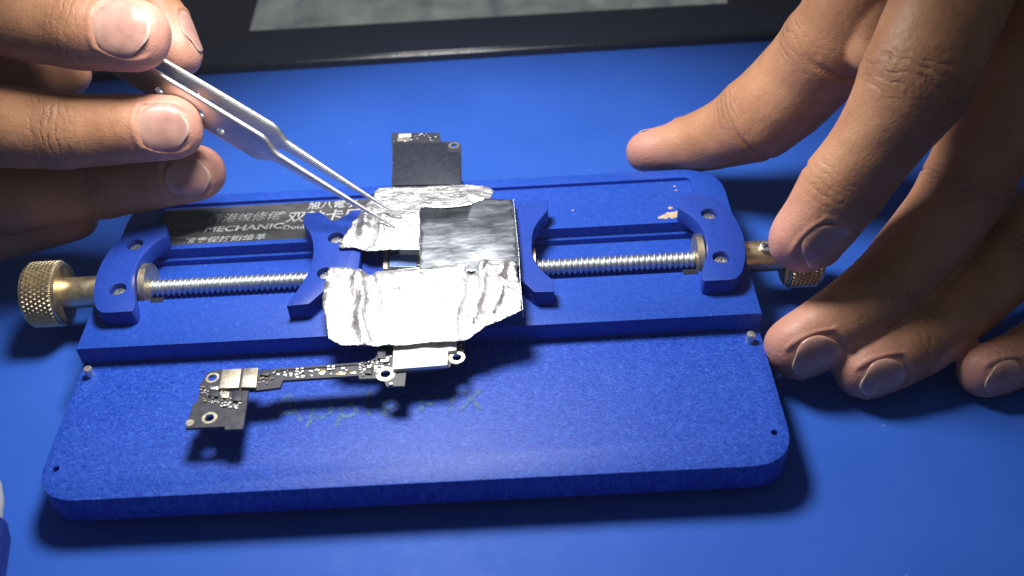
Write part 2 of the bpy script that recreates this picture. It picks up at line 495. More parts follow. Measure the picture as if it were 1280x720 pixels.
# set screw in the right collar
s_o = lathe([(0, .15), (.07, .15), (.09, .12)], (8.28, AX_Y-.12, AX_Z+.36), (0, -.33, .94), 24)
so = obj('set_screw', s_o, M_STEEL, KR); so.matrix_parent_inverse = CR.matrix_parent_inverse.copy()
bm = bmesh.new()
for a in (.6, .6+PI/2):
    m4 = Matrix.Translation((8.28, AX_Y-.152, AX_Z+.449)) @ Matrix.Rotation(.337, 4, 'X') @ Matrix.Rotation(a, 4, 'Z') @ Matrix.Diagonal((.19, .035, .012, 1))
    bmesh.ops.create_cube(bm, size=1, matrix=m4)
so2 = obj('cross_slot', bm, M_HOLE, KR); so2.matrix_parent_inverse = CR.matrix_parent_inverse.copy()
so3 = obj('set_screw_hole', lathe([(0, .11), (.012, .11)], (8.62, AX_Y-.33, AX_Z+.185), (0, -.87, .49), 20), M_HOLE, KR); so3.matrix_parent_inverse = CR.matrix_parent_inverse.copy()

# threaded rods: real helical thread
def rod(x0, x1):
    n, pitch, R = 20, .135, .215
    bm = bmesh.new(); rows = []; st = int((x1-x0)/pitch*10)
    for i in range(st+1):
        x = x0+(x1-x0)*i/st; row = []
        for k in range(n):
            th = 2*PI*k/n; ph = ((x-x0)/pitch+k/n) % 1
            h = 1-abs(ph-.5)*2; h = min(1, max(0, (h-.12)/.7))
            row.append(bm.verts.new((x, AX_Y+math.cos(th)*(R-.055+.055*h), AX_Z+math.sin(th)*(R-.055+.055*h))))
        rows.append(row)
    for r0, r1 in zip(rows, rows[1:]):
        for k in range(n): bm.faces.new((r0[k], r0[(k+1) % n], r1[(k+1) % n], r1[k]))
    bm.faces.new(rows[0]); bm.faces.new(rows[-1])
    obj('threaded_rod', bm, M_ZINC, H, True, 50)
rod(-6.75, -1.5); rod(2.5, 6.75)

# the sliding jaws
jl = [(-2.97, 4.47), (-2.62, 5.45), (-2.54, 6.25), (-2.68, 7.0), (-2.98, 7.5), (-2.95, 7.9), (-2.58, 7.92), (-2.2, 7.46), (-1.72, 7.92), (-1.42, 7.9), (-1.42, 5.2), (-2.02, 5.12), (-2.46, 4.5)]
JL = obj('sliding_jaw', prism(rounded(jl, [.03, .5, .5, .4, .12, .08, .12, .16, .08, .05, .05, .3, .05], 6), BT+.003, JT, .016), M_JAW, H)
cut(JL, [lathe([(-.2, .2), (.1, .2)], (x, y, JT), (0, 0, 1), 32) for x, y in ((-2.08, 6.85), (-2.2, 5.55))])
for x, y in ((-2.08, 6.85), (-2.2, 5.55)): csk_screw((x, y, JT-.19), .155, JL)
obj('jaw_ledge', prism([(-1.415, 4.9), (-.62, 4.9), (-.62, 7.7), (-1.415, 7.7)], BT+.003, 1.34, .015), M_JAW, JL)
jr = [(3.14, 7.5), (3.16, 7.9), (1.9, 7.9), (1.9, 5.15), (2.34, 5.02), (2.68, 4.5), (3.12, 4.47), (3.13, 4.86), (2.82, 5.3), (2.66, 5.85), (2.73, 6.8)]
JR = obj('sliding_jaw', prism(rounded(jr, [.1, .05, .05, .05, .2, .05, .04, .08, .4, .5, .4], 6), BT+.003, JT, .016), M_JAW, H)
obj('jaw_bearing', lathe([(0, .2), (0, .5), (.1, .5), (.1, .2)], (2.66, AX_Y, AX_Z), (1, 0, 0), 40), M_BRASS, JR)

# ------------------------------------------------------------------ circuit board
BZ = 1.42                                # top face of the board
CB = empty('circuit_board', (.3, 5.5, BZ))
tag(CB, 'narrow black phone circuit board clamped in the jaws under silver foil', 'circuit board')
px = lambda L, z: [tuple(at(u, v, z)[:2]) for u, v in L]
front = [(232, 535.3), (280.3, 533), (281.3, 537.2), (302.6, 536.2), (304.6, 531.4), (311, 487.6), (320, 488.2), (350.2, 484.3), (354, 475.5), (448, 469.5), (448.7, 473.7), (472.6, 473), (480, 476), (483, 483), (506, 482.5), (507.8, 464.9), (562.2, 459), (564, 454.4), (571, 456), (579, 449), (581, 424)]
back = [(470.5, 436), (469.5, 447), (460.6, 452), (340, 461), (335, 466), (324, 467), (322.7, 459.4), (278, 461.4), (268, 463), (260, 465), (256.5, 471), (250, 480), (247, 502), (241.4, 504)]
fw = px(front, BZ); bk = px(back, BZ)
bodyR = [(1.75, 4.6), (1.95, 5.2), (1.95, 7.6), (1.2, 8.2)]
tab = px([(577, 232), (576.3, 182), (572.8, 177), (551.3, 176.4), (549, 166), (489.4, 166), (490.6, 205.6), (489.4, 232)], BZ)
lft = [tuple(at(478, 314, BZ)[:2]), tuple(at(478, 336, BZ)[:2]), (-1.0, 4.2)]
poly = fw+bodyR+tab+lft+bk
SUB = obj('substrate', prism(poly, BZ-.07, BZ, .006, 1), M_PCB, CB, True, 25)
hole_px = [(265.7, 472.5, .10), (262, 522.5, .10), (482, 467.6, .115), (571, 447, .105), (567.5, 182, .1)]
cut(SUB, [lathe([(-.2, r), (.2, r)], at(u, v, BZ), (0, 0, 1), 28) for u, v, r in hole_px])
def annulus(c, r0, r1, z0, z1):
    return lathe([(z0, r0), (z1, r0), (z1, r1), (z0, r1), (z0, r0)], (c.x, c.y, 0), (0, 0, 1), 32)
for (u, v, r), k in zip(hole_px, (.045, .06, .09, .075, .05)):
    c = at(u, v, BZ)
    bm = bmesh.new(); n = 36; rr = [[], [], [], []]
    for j, (rad, z) in enumerate(((r-.004, BZ-.06), (r-.002, BZ+.010), (r+k, BZ+.010), (r+k, BZ+.001))):
        rr[j] = [bm.verts.new((c.x+rad*math.cos(2*PI*q/n), c.y+rad*math.sin(2*PI*q/n), z)) for q in range(n)]
    for a, b in zip(rr, rr[1:]):
        for q in range(n): bm.faces.new((a[q], a[(q+1) % n], b[(q+1) % n], b[q]))
    obj('plated_hole', bm, M_RING, CB, True, 40)
c = at(237.4, 528.4, BZ)
obj('test_pad', lathe([(0, .085), (.004, .085)], (c.x, c.y, BZ+.001), (0, 0, 1), 24), M_RING, CB)

def slab(name, pxs, h, mat, bev=.008, z=BZ, rad=.02, parent=CB):
    return obj(name, prism(rounded(px(pxs, z+h), rad, 3), z+.001, z+h, bev, 2), mat, parent, True, 30)
slab('shield_can', [(273.5, 485.2), (298.3, 484.4), (301.5, 460.6), (278.4, 461.8)], .07, M_TIN)
slab('shield_can', [(300.9, 483.8), (319.8, 484), (322.6, 459.6), (305.2, 460.4)], .07, M_TIN)
slab('front_shield', [(490.5, 461.5), (559.3, 456.0), (560.2, 438.6), (570.6, 437.6), (570.8, 420), (492, 424)], .10, M_SHIELD, .012)
slab('chip', [(259.8, 494.6), (272.5, 495.5), (273.5, 487), (261, 486.6)], .05, M_IC)
slab('connector', [(262, 486.3), (272, 486.6), (272.6, 482.3), (262.8, 482)], .05, M_SOLDER)
slab('connector', [(276, 497), (285.5, 497), (286.5, 489.2), (277, 489.2)], .05, M_TIN)
slab('chip', [(289, 501), (301, 501), (302.5, 487.5), (290.5, 487.5)], .05, M_IC)
slab('chip', [(324.6, 468.6), (335.6, 469.4), (338.5, 461.5), (326, 461.5)], .05, M_IC)
slab('chip', [(456, 466.3), (464.5, 466.6), (466, 459.5), (457.5, 459.5)], .05, M_IC)
slab('chip', [(471.6, 447.5), (482, 448), (482.5, 432), (471.6, 432)], .09, M_IC)
slab('connector', [(474.6, 452.5), (486, 451.5), (487, 445.5), (476.5, 446)], .06, M_SHIELD)
slab('gold_dot', [(397.5, 466), (400, 468.2), (404.5, 467.5), (407, 464.3), (405, 461), (400, 460.7), (397, 463)], .012, M_GOLD, .002)
slab('gold_letters_bar', [(417.5, 468), (431.5, 467), (432, 465.2), (418, 466.0)], .008, M_GOLD, .001, rad=0)
slab('gold_letters_bar', [(436.5, 466.8), (444.5, 466.2), (445, 464.1), (437, 464.9)], .008, M_GOLD, .001, rad=0)
# rim line along the arm
pts = [at(u, v, BZ) for u, v in [(341, 463.4), (460, 454.6), (469, 449.5)]]
bm = bmesh.new()
for p, q in zip(pts, pts[1:]):
    d = (q-p); m4 = Matrix.Translation((p+q)/2+Vector((0, 0, .012))) @ Matrix.Rotation(math.atan2(d.y, d.x), 4, 'Z') @ Matrix.Diagonal((d.length, .045, .024, 1))
    bmesh.ops.create_cube(bm, size=1, matrix=m4)
obj('edge_rail', bm, M_IC, CB)
# solder joints / tiny passives, one part per cluster
def passives(name, spots, mat, z=BZ, sz=(.07, .05, .035)):
    for (u, v, k) in spots:
        c = at(u, v, z); bm = bmesh.new()
        box(bm, (c.x, c.y, z+sz[2]*k/2), (sz[0]*k, sz[1]*k, sz[2]*k), .05)
        bmesh.ops.bevel(bm, geom=bm.edges[:], offset=.008*k, segments=1, affect='EDGES')
        obj(name, bm, mat, CB)
passives('solder_joint', [(372, 462.3, 1), (378, 461.8, 1), (372, 465.6, 1), (378.5, 465.3, 1), (386.8, 464.5, .6), (411, 459.3, 1), (411, 462.5, 1), (417, 458.9, 1), (417, 462, 1), (414.3, 467.8, .7), (364, 468.6, 1), (342.4, 466.8, .8), (344, 464.4, .5), (348, 463.6, .5), (359, 463.3, .5), (329, 473.5, .6), (329.5, 477.5, .6), (326, 474, .6), (324.5, 479, .8),
    (251.5, 488, .9), (253, 492, .9), (257, 488.5, .8), (256.5, 491.8, .7), (262, 503, .6), (265.5, 502.5, .7), (269, 502.5, .6), (272, 502.5, .6), (278, 504.8, .8), (281, 508, 1.2), (282.2, 504, .9), (278.5, 508.6, .7), (287.5, 504.8, .7), (289.5, 508.5, .7), (293, 506.5, .7), (297, 507.5, .7), (300.5, 504.6, .8), (263, 491, .9), (293, 486.5, .7), (288.5, 498.5, .6),
    (450, 456.5, .7), (450, 459.5, .7), (450.5, 462.5, .7), (454, 457.5, .6), (455, 461.5, .6), (452, 466, .6), (460, 457.5, .6), (464, 456.5, .5), (468, 455.5, .5), (472.5, 453, .7), (469, 458.5, .7), (488.5, 446, .6), (486.5, 456, .6), (475.5, 458, .6), (489, 480.8, 1.1), (576, 432.5, .9), (575.5, 437, .8), (565, 441.5, .6)], M_SOLDER)
# more tiny passives crowding the board
def scatter(name, quad, n, mat, seed, h=.03):
    rnd = random.Random(seed)
    for _ in range(n):
        a, b = rnd.random(), rnd.random()
        u = (quad[0][0]*(1-a)+quad[1][0]*a)*(1-b)+(quad[3][0]*(1-a)+quad[2][0]*a)*b
        v = (quad[0][1]*(1-a)+quad[1][1]*a)*(1-b)+(quad[3][1]*(1-a)+quad[2][1]*a)*b
        c = at(u, v, BZ); bm = bmesh.new(); w_, l_ = rnd.choice([(.05, .03), (.03, .05), (.07, .04), (.035, .035)])
        box(bm, (c.x, c.y, BZ+h/2), (w_, l_, h), .05)
        obj(name, bm, mat, CB)
M_CAP = simple('capacitor_tan', (.30, .24, .17), .5, 0, .2, 20)
scatter('capacitor', [(252, 484), (290, 486), (286, 502), (250, 502)], 16, M_CAP, 1)
scatter('resistor', [(252, 484), (302, 488), (298, 512), (262, 510)], 22, M_SOLDER, 2, .02)
scatter('capacitor', [(325, 464), (345, 466), (340, 482), (324, 480)], 7, M_CAP, 3)
scatter('resistor', [(345, 466), (450, 457), (447, 466), (352, 474)], 22, M_SOLDER, 4, .015)
scatter('capacitor', [(450, 455), (470, 450), (472, 470), (450, 470)], 16, M_CAP, 5)
scatter('resistor', [(450, 455), (486, 448), (476, 466), (450, 470)], 18, M_SOLDER, 6, .02)
# far tab components
slab('connector', [(498, 171.5), (514, 170.5), (514, 166.8), (498.5, 167.4)], .07, M_SHIELD)
slab('chip', [(496.5, 176), (512.5, 175.5), (513, 172), (497, 172)], .05, M_TIN)
slab('rear_shield', [(490.8, 231), (575.5, 230), (575, 190), (560, 189), (558, 178.3), (491.5, 178.5)], .05, M_IC, .01)
passives('solder_joint', [(500, 177, 1.1), (507, 177, 1.1), (514, 175.5, 1.2), (519.5, 170.5, .7), (522, 174, .9), (524, 169, .7), (527, 167.8, .7), (530, 170, .6), (533, 167.8, .7), (535, 170.5, .6), (537.5, 172.5, .7), (538, 175.5, .7), (541, 176, .6), (545, 171.5, .9), (492, 177, .5), (491, 204, .6)], M_SOLDER)
# exposed chip in the gap between the foils
slab('chip', [(486.5, 333.5), (521, 333.5), (521, 317.5), (487, 318)], .06, simple('chip_blue_gloss', (.14, .22, .50), .25, .2))
slab('edge_strip', [(479, 336), (484.5, 336), (484.8, 313), (479.3, 313)], .03, M_TIN, .004)
passives('gold_joint', [(484, v, .9) for v in (316, 319.5, 323, 326.5, 330, 333.5)]+[(u, 315, .9) for u in (489, 493.5, 498, 502.5, 507, 511.5, 516)]+[(524, 316.5, 1.2), (524, 320.5, 1.3), (524.5, 324.5, 1.4), (524, 328.5, 1.4), (524, 332.5, 1.3)]+[(u, 335.5, .9) for u in (489, 494, 499, 504, 509, 514, 519)], M_RING)
# main shield hidden under the foil, carrying it
MS = obj('main_shield', prism([(-.55, 3.6), (1.6, 3.9), (1.85, 5.2), (1.85, 7.5), (-.5, 7.5), (-.5, 6.25), (.22, 6.2), (.22, 5.55), (-.5, 5.5)], BZ+.001, BZ+.26, .02), M_SHIELD, CB)

# ------------------------------------------------------------------ foil sheets
def mat_foil(name, rough, crease=.5, brushed=0.0, col=(.86, .86, .87), sc=3.0):
    m, nt, b = new_mat(name)
    v = coords(nt, (1, 1, 1))
    n = N(nt, 'TexNoise', Scale=sc, Detail=6.0, Roughness=.6, Distortion=.6); nt.links.new(v, n.inputs['Vector'])
    nt.links.new(ramp(nt, n.outputs[0], [(.3, [c*.9 for c in col]), (.7, col)]).outputs[0], b.inputs['Base Color'])
    b.inputs['Metallic'].default_value = 1.0
    nt.links.new(ramp(nt, n.outputs[0], [(.3, rough-.07), (.7, rough+.07)]).outputs[0], b.inputs['Roughness'])
    vo = N(nt, 'TexVoronoi', Scale=sc*.9); vo.feature = 'DISTANCE_TO_EDGE'
    wv = mix(nt, .12, v, n.outputs[1]); nt.links.new(wv, vo.inputs['Vector'])
    ed = ramp(nt, vo.outputs['Distance'], [(0, 0), (.12, 1)])
    p = bump(nt, b, ed.outputs[0], crease*.5, .02)
    p = bump(nt, b, n.outputs[0], crease, .08, p)
    if brushed and brushed < .2:
        st = N(nt, 'TexNoise', Scale=1.0, Detail=5.0, Roughness=.6, Distortion=.4); nt.links.new(coords(nt, (1.3, 4.5, 5), (0, 0, -.3)), st.inputs['Vector'])
        p = bump(nt, b, st.outputs[0], brushed, .05, p)
        s2 = ramp(nt, st.outputs[0], [(.35, rough-.05), (.65, rough+.07)]); nt.links.new(s2.outputs[0], b.inputs['Roughness'])
    elif brushed:
        st = N(nt, 'TexNoise', Scale=1.0, Detail=5.0, Roughness=.65); nt.links.new(coords(nt, (1.6, 22, 5), (0, 0, -.12)), st.inputs['Vector'])
        p = bump(nt, b, st.outputs[0], brushed, .03, p)
        s2 = ramp(nt, st.outputs[0], [(.45, rough-.05), (.62, rough+.2)]); nt.links.new(s2.outputs[0], b.inputs['Roughness'])
    return m

def sheet(name, outline, ctrl, mat, step=.07, fold=None, crumple=.01, cs=2.0, label='', thick=.006, parent=None, cat='foil'):
    """thin real sheet: outline [(u,v,z)], extra control heights, triangulated, crumpled"""
    out = []
    for (u, v, z) in outline:
        p = at(u, v, z); out.append(Vector((p.x, p.y, z)))
    dense = []
    for i in range(len(out)):
        a, b = out[i], out[(i+1) % len(out)]
        k = max(1, int((b-a).length/step))
        for j in range(k):
            q = a.lerp(b, j/k)
            jit = Vector((noise.noise(q*3.1+Vector((5, 0, 0))), noise.noise(q*3.1+Vector((0, 7, 0))), 0))*.035
            jit += Vector((noise.noise(q*9), noise.noise(q*9+Vector((3, 3, 3))), 0))*.014
            dense.append(q+(jit if j else jit*.5))
    cps = [(q.x, q.y, q.z) for q in dense[::2]]
    for (u, v, z) in ctrl:
        p = at(u, v, z)
        for _ in range(4): cps.append((p.x, p.y, z))
    def hz(x, y):
        s = wsum = 0
        for cx, cy, cz in cps:
            w_ = 1/((cx-x)**2+(cy-y)**2+.004)**1.6
            s += w_*cz; wsum += w_
        return s/wsum
    x0 = min(q.x for q in dense); x1 = max(q.x for q in dense); y0 = min(q.y for q in dense); y1 = max(q.y for q in dense)
    pts = [Vector((q.x, q.y)) for q in dense]; nb = len(pts)
    edges = [(i, (i+1) % nb) for i in range(nb)]
    def inside(x, y):
        c = False
        for i in range(nb):
            a, b = pts[i], pts[i-1]
            if (a.y > y) != (b.y > y) and x < (b.x-a.x)*(y-a.y)/(b.y-a.y)+a.x: c = not c
        return c
    rnd = random.Random(3)
    y = y0; row = 0
    while y < y1:
        x = x0+(step*.5 if row % 2 else 0)
        while x < x1:
            xx = x+rnd.uniform(-.2, .2)*step; yy = y+rnd.uniform(-.2, .2)*step
            if inside(xx, yy) and min((Vector((xx, yy))-q).length_squared for q in pts[:nb]) > (step*.45)**2: pts.append(Vector((xx, yy)))
            x += step
        y += step*.87; row += 1
    vs, es, fs, *_ = geometry.delaunay_2d_cdt(pts, edges, [], 1, 1e-5)
    bm = bmesh.new(); bv = []
    for q in vs:
        z = hz(q.x, q.y)
        P = Vector((q.x*cs, q.y*cs, 3.7))
        c = noise.hetero_terrain(P, .9, 2.1, 3, .4)*0
        for o_, k in ((1, 1.0), (2.3, .5), (4.7, .25)):
            c += (1-2*abs(noise.noise(P*o_+Vector((11*o_, 0, 0)))))*k
        z += c*crumple
        if fold: z += fold(q.x, q.y)
        bv.append(bm.verts.new((q.x, q.y, z)))
    for f in fs:
        try: bm.faces.new([bv[i] for i in f])
        except ValueError: pass
    bmesh.ops.recalc_face_normals(bm, faces=bm.faces)
    if sum(f.normal.z for f in bm.faces) < 0: bmesh.ops.reverse_faces(bm, faces=bm.faces)
    me = bpy.data.meshes.new(name); bm.to_mesh(me); bm.free()
    o = link(name, me, mat, None, True, 60)
    md = o.modifiers.new('s', 'SOLIDIFY'); md.thickness = thick; md.offset = -1
    bake(o)
    tag(o, label, cat)
    return o

def ridge(a, b, wdt, h, skew=0.0):
    """soft crease between two photo points on the sheet plane"""
    a = Vector(a); b = Vector(b); d = (b-a); L = d.length; d.normalize(); n_ = Vector((-d.y, d.x))
    def f(x, y):
        q = Vector((x, y))-a; s = q.dot(d); t = q.dot(n_)+.05*math.sin(s*5)
        e = max(0, min(1, (s+.15)/.3))*max(0, min(1, (L+.15-s)/.3))
        return h*math.exp(-(t/wdt)**2)*e
    return f
def xy(u, v, z): p = at(u, v, z); return (p.x, p.y)
fl = [ridge(xy(463, 336, 1.85), xy(470, 428, 1.65), .10, -.09), ridge(xy(450, 336, 1.85), xy(455, 430, 1.65), .14, .06),
      ridge(xy(596, 328, 1.85), xy(580, 422, 1.65), .13, -.08), ridge(xy(604, 328, 1.85), xy(596, 405, 1.7), .12, .07),
      ridge(xy(632, 330, 1.88), xy(615, 395, 1.8), .09, .07), ridge(xy(640, 345, 1.88), xy(600, 402, 1.75), .06, -.05)]
sheet('foil_sheet', [(412, 334, 1.80), (437, 336, 1.82), (458, 341, 1.80), (490, 338, 1.80), (529, 336.5, 1.83), (570, 331, 1.86), (599, 326.7, 1.88), (625, 325.5, 1.9), (644, 326.5, 1.9), (649, 355, 1.9), (653, 388, 1.88), (630, 399, 1.78), (605, 411, 1.70), (580, 424, 1.645), (571, 427, 1.635), (540, 428.5, 1.63), (491, 431.5, 1.63), (470, 431.5, 1.64), (450, 432.5, 1.64), (427, 432, 1.66), (410.5, 424, 1.67), (407, 404, 1.70), (403.6, 384, 1.73), (406, 356, 1.77)],
      [(440, 380, 1.76), (520, 360, 1.84), (520, 390, 1.76), (580, 370, 1.85), (625, 360, 1.9)], mat_foil('foil_bright', .45, .8, 0, (.90, .90, .91), 2.4),
      .05, lambda x, y: 1.7*sum(f(x, y) for f in fl), .026, 2.2, 'bright crumpled silver foil across the front of the board, glaring white')
ra = [ridge(xy(463, 256, 1.9), xy(452, 296, 1.75), .13, .16), ridge(xy(482, 262, 2.0), xy(470, 308, 1.85), .12, .10), ridge(xy(583, 240, 1.86), xy(612, 252, 1.86), .07, .06)]
sheet('foil_sheet', [(474, 235, 1.80), (520, 234, 1.80), (578, 231, 1.80), (606, 233, 1.80), (617, 239, 1.80), (612, 249, 1.84), (598, 253, 1.87), (585, 257, 1.87), (560, 260, 1.87), (530, 259, 1.87), (530, 285, 1.87), (529, 313, 1.84), (500, 312, 1.80), (480, 313, 1.80), (470, 315, 1.78), (459, 314.7, 1.77), (447, 311, 1.72), (424, 310, 1.70), (424, 304, 1.70), (433, 292, 1.72), (441, 279, 1.74), (449, 268, 1.76), (458, 256, 1.78), (466, 250, 1.78), (468, 240, 1.8)],
      [(492, 272, 1.88), (490, 282, 1.9), (505, 250, 1.82), (560, 245, 1.84), (505, 295, 1.84)], mat_foil('foil_lifted', .42, .6, .30, (.88, .88, .90), 3.4),
      .055, lambda x, y: sum(f(x, y) for f in ra), .014, 2.2, 'light silver foil strip at the back, its left end curled under the tweezer tips')
sheet('foil_sheet', [(525, 259, 1.895), (560, 261.5, 1.895), (586, 258, 1.895), (600, 250, 1.9), (612, 248, 1.90), (641, 250, 1.9), (645, 285, 1.9), (648, 320, 1.92), (648, 334, 1.92), (600, 338, 1.86), (560, 342, 1.855), (526, 342, 1.85), (524, 312, 1.87)],
      [(585, 290, 1.90), (560, 320, 1.88), (620, 300, 1.91)], mat_foil('foil_dark', .29, .12, .10, (.68, .72, .80), 1.6),
      .08, None, .004, 1.2, 'smooth dull grey square of foil tape at the right of the board')
# upright right edge of the folded foil
bm = bmesh.new()
ed_t = [at(641.5, 250, 1.9), at(645, 285, 1.9), at(648.3, 320, 1.92), at(650, 355, 1.91), at(653, 388, 1.88)]
rows = []
for p in ed_t:
    rows.append([bm.verts.new((p.x+.012, p.y, p.z+.022)), bm.verts.new((p.x+.012, p.y, 1.66)), bm.verts.new((p.x+.002, p.y, 1.66)), bm.verts.new((p.x+.002, p.y, p.z+.022))])
for a, b in zip(rows, rows[1:]):
    for k in range(4): bm.faces.new((a[k], a[(k+1) % 4], b[(k+1) % 4], b[k]))
bm.faces.new(rows[0]); bm.faces.new(rows[-1])
foils = [o for o in bpy.data.objects if o.name.startswith('foil_sheet')]
obj('turned_up_edge', bm, bpy.data.materials['foil_lifted'], foils[2], False)

# ------------------------------------------------------------------ tweezers
TW = empty('tweezers', (0, 0, 0))
tag(TW, 'steel precision tweezers with drilled arms held by the hand at left', 'tweezers')
tipF = aty(493.5, 284, 6.75)
tipF = at(493.5, 284, 1.93)
rear = atd(190, 103, 24.7)
ax = (rear-tipF).normalized()
wv = (Vector((0, 0, 1))-ax*ax.z).normalized()
gv = ax.cross(wv)
if gv.y < 0: gv = -gv
def arm(off0, off1, off2, holes):
    prof = [(0, .02, off0), (.5, .04, off0*.98+off1*.02), (1.6, .085, off0*.7+off1*.3), (3.2, .145, off1), (3.36, .17, off1), (3.5, .27, off1), (3.64, .38, off1), (3.8, .415, off1), (5.5, .43, off1*.75+off2*.25), (8.5, .42, off2), (11.5, .36, off2*.4), (13.0, .30, off2*.1)]
    th = [.045, .075, .13, .17, .17, .165, .155, .15, .15, .15, .15, .14]
    bm = bmesh.new(); rows = []
    for (s, h, o_), t in zip(prof, th):
        # slight offset of the tapered legs toward the gap centre at the shoulder
        c = tipF+ax*s+gv*o_
        t2 = t/2; bv = min(.03, h*.4)
        q = []; rr = min(t2, h)*.98
        for k in range(8):
            an = PI*k/7
            q.append(bm.verts.new(c+wv*(h-rr+rr*math.sin(an))+gv*(t2*math.cos(an))))
        for k in range(8):
            an = PI+PI*k/7
            q.append(bm.verts.new(c+wv*(-h+rr+rr*math.sin(an))+gv*(t2*math.cos(an))))
        rows.append(q)
    for a, b in zip(rows, rows[1:]):
        for k in range(16): bm.faces.new((a[k], a[(k+1) % 16], b[(k+1) % 16], b[k]))
    bm.faces.new(rows[0]); bm.faces.new(rows[-1])
    o = obj('arm', bm, M_TWZ, TW, True, 40)
    cs = []
    for s, h, r in holes:
        oo = off1+(off2-off1)*max(0, min(1, (s-3.8)/4.7))
        cs.append(lathe([(-.3, r), (.3, r)], tipF+ax*s+wv*h+gv*oo, gv, 24))
    if cs: cut(o, cs)
    return o
def mat_twz():
    m, nt, b = new_mat('tweezer_steel')
    n = N(nt, 'TexNoise', Scale=1.0, Detail=6.0); nt.links.new(coords(nt, (4, 4, 30), (0, .5, .4)), n.inputs['Vector'])
    nt.links.new(ramp(nt, n.outputs[0], [(.3, (.68, .68, .69)), (.7, (.80, .80, .80))]).outputs[0], b.inputs['Base Color'])
    b.inputs['Metallic'].default_value = 1.0
    nt.links.new(ramp(nt, n.outputs[0], [(.3, .38), (.7, .46)]).outputs[0], b.inputs['Roughness'])
    bump(nt, b, n.outputs[0], .06, .02); return m
M_TWZ = mat_twz()
hs = [(6.45, -.05, .11), (5.75, .02, .09), (5.35, -.02, .12), (4.75, -.15, .10)]
arm(0, 0, 0, hs)
arm(.42, .50, .44, hs)
obj('rivet_block', box(bmesh.new(), (0, 0, 0), (1, 1, 1)), M_TWZ, TW)
rb = bpy.data.objects['rivet_block']
rb.data.transform(Matrix.Translation(tipF+ax*12.2+gv*.08) @ Matrix((( ax.x, wv.x, gv.x, 0), (ax.y, wv.y, gv.y, 0), (ax.z, wv.z, gv.z, 0), (0, 0, 0, 1))) @ Matrix.Diagonal((1.6, .55, .16, 1)))

# ------------------------------------------------------------------ tablet lying behind
TB = empty('tablet', (2, 22, GROUND))
tag(TB, 'black glass tablet lying flat behind the holder with a grey reflection painted as glow on its screen', 'tablet')
TZ = .02
fl0 = at(240, 95.5, GROUND); fr0 = at(990, 50.5, GROUND)
d = (fr0-fl0).normalized()
dn = Vector((-d.y, d.x, 0))
A = fl0-d*9; B = fl0+d*26
body = [A, B, B+dn*15, A+dn*15]
obj('case', prism(rounded([(p.x, p.y) for p in body], .8, 8), GROUND+.003, TZ, .10, 3), simple('device_case', (.012, .013, .02), .3), TB)
ins = .14
bez = [A+d*ins+dn*ins, B-d*ins+dn*ins, B-d*ins+dn*(15-ins), A+d*ins+dn*(15-ins)]
obj('glass_front', prism(rounded([(p.x, p.y) for p in bez], .7, 8), TZ-.03, TZ+.012, .008, 1), M_GLASSBLK, TB)
def mat_screen():
    m, nt, b = new_mat('screen_reflection')
    v = coords(nt)
    n = N(nt, 'TexNoise', Scale=.45, Detail=3.0, Distortion=1.2); nt.links.new(v, n.inputs['Vector'])
    wv_ = N(nt, 'TexNoise', Scale=1.0, Detail=2.0); nt.links.new(coords(nt, (.9, .12, 1), (0, 0, -.5)), wv_.inputs['Vector'])
    f = math_n(nt, 'MULTIPLY', n.outputs[0], wv_.outputs[0])
    c = ramp(nt, f, [(.08, (.05, .06, .07)), (.22, (.13, .14, .135)), (.40, (.20, .215, .20))])
    b.inputs['Base Color'].default_value = (.01, .01, .012, 1); b.inputs['Roughness'].default_value = .2
    nt.links.new(c.outputs[0], b.inputs['Emission Color']); b.inputs['Emission Strength'].default_value = .95  # blurred grey reflection in the glass, painted as emission
    return m
sl = at(312, 39, TZ); sr = at(1000, -1, TZ)
d2 = (sr-sl).normalized(); n2 = Vector((-d2.y, d2.x, 0)); sr = sl+d2*17
obj('screen', prism([(p.x, p.y) for p in (sl, sr, sr+n2*9.5, sl+n2*9.5-d2*.2)], TZ+.012, TZ+.018), mat_screen(), TB, False)

# ------------------------------------------------------------------ blurred tool at the lower left
TL = empty('blue_tool', (-10, -.5, GROUND))
tag(TL, 'blurred blue handled tool with a whitish tip at the lower left edge', 'tool')
p0 = at(-17, 652, .1); p1 = at(-37, 800, .1)
dd = (p1-p0)
obj('tool_handle', lathe([(0, .2), (.15, .42), (.5, .5), (2, .46), (dd.length-.3, .5), (dd.length, .3)], (p0.x, p0.y, .1), dd, 32), simple('tool_blue', (.008, .025, .20), .5), TL)
q0 = at(-16, 618, .05)
obj('tool_tip', lathe([(-.2, .18), (0, .3), (.6, .3), (1.1, .2)], p0+dd.normalized()*.1, -dd, 24), simple('tool_white', (.40, .42, .46), .6), TL)

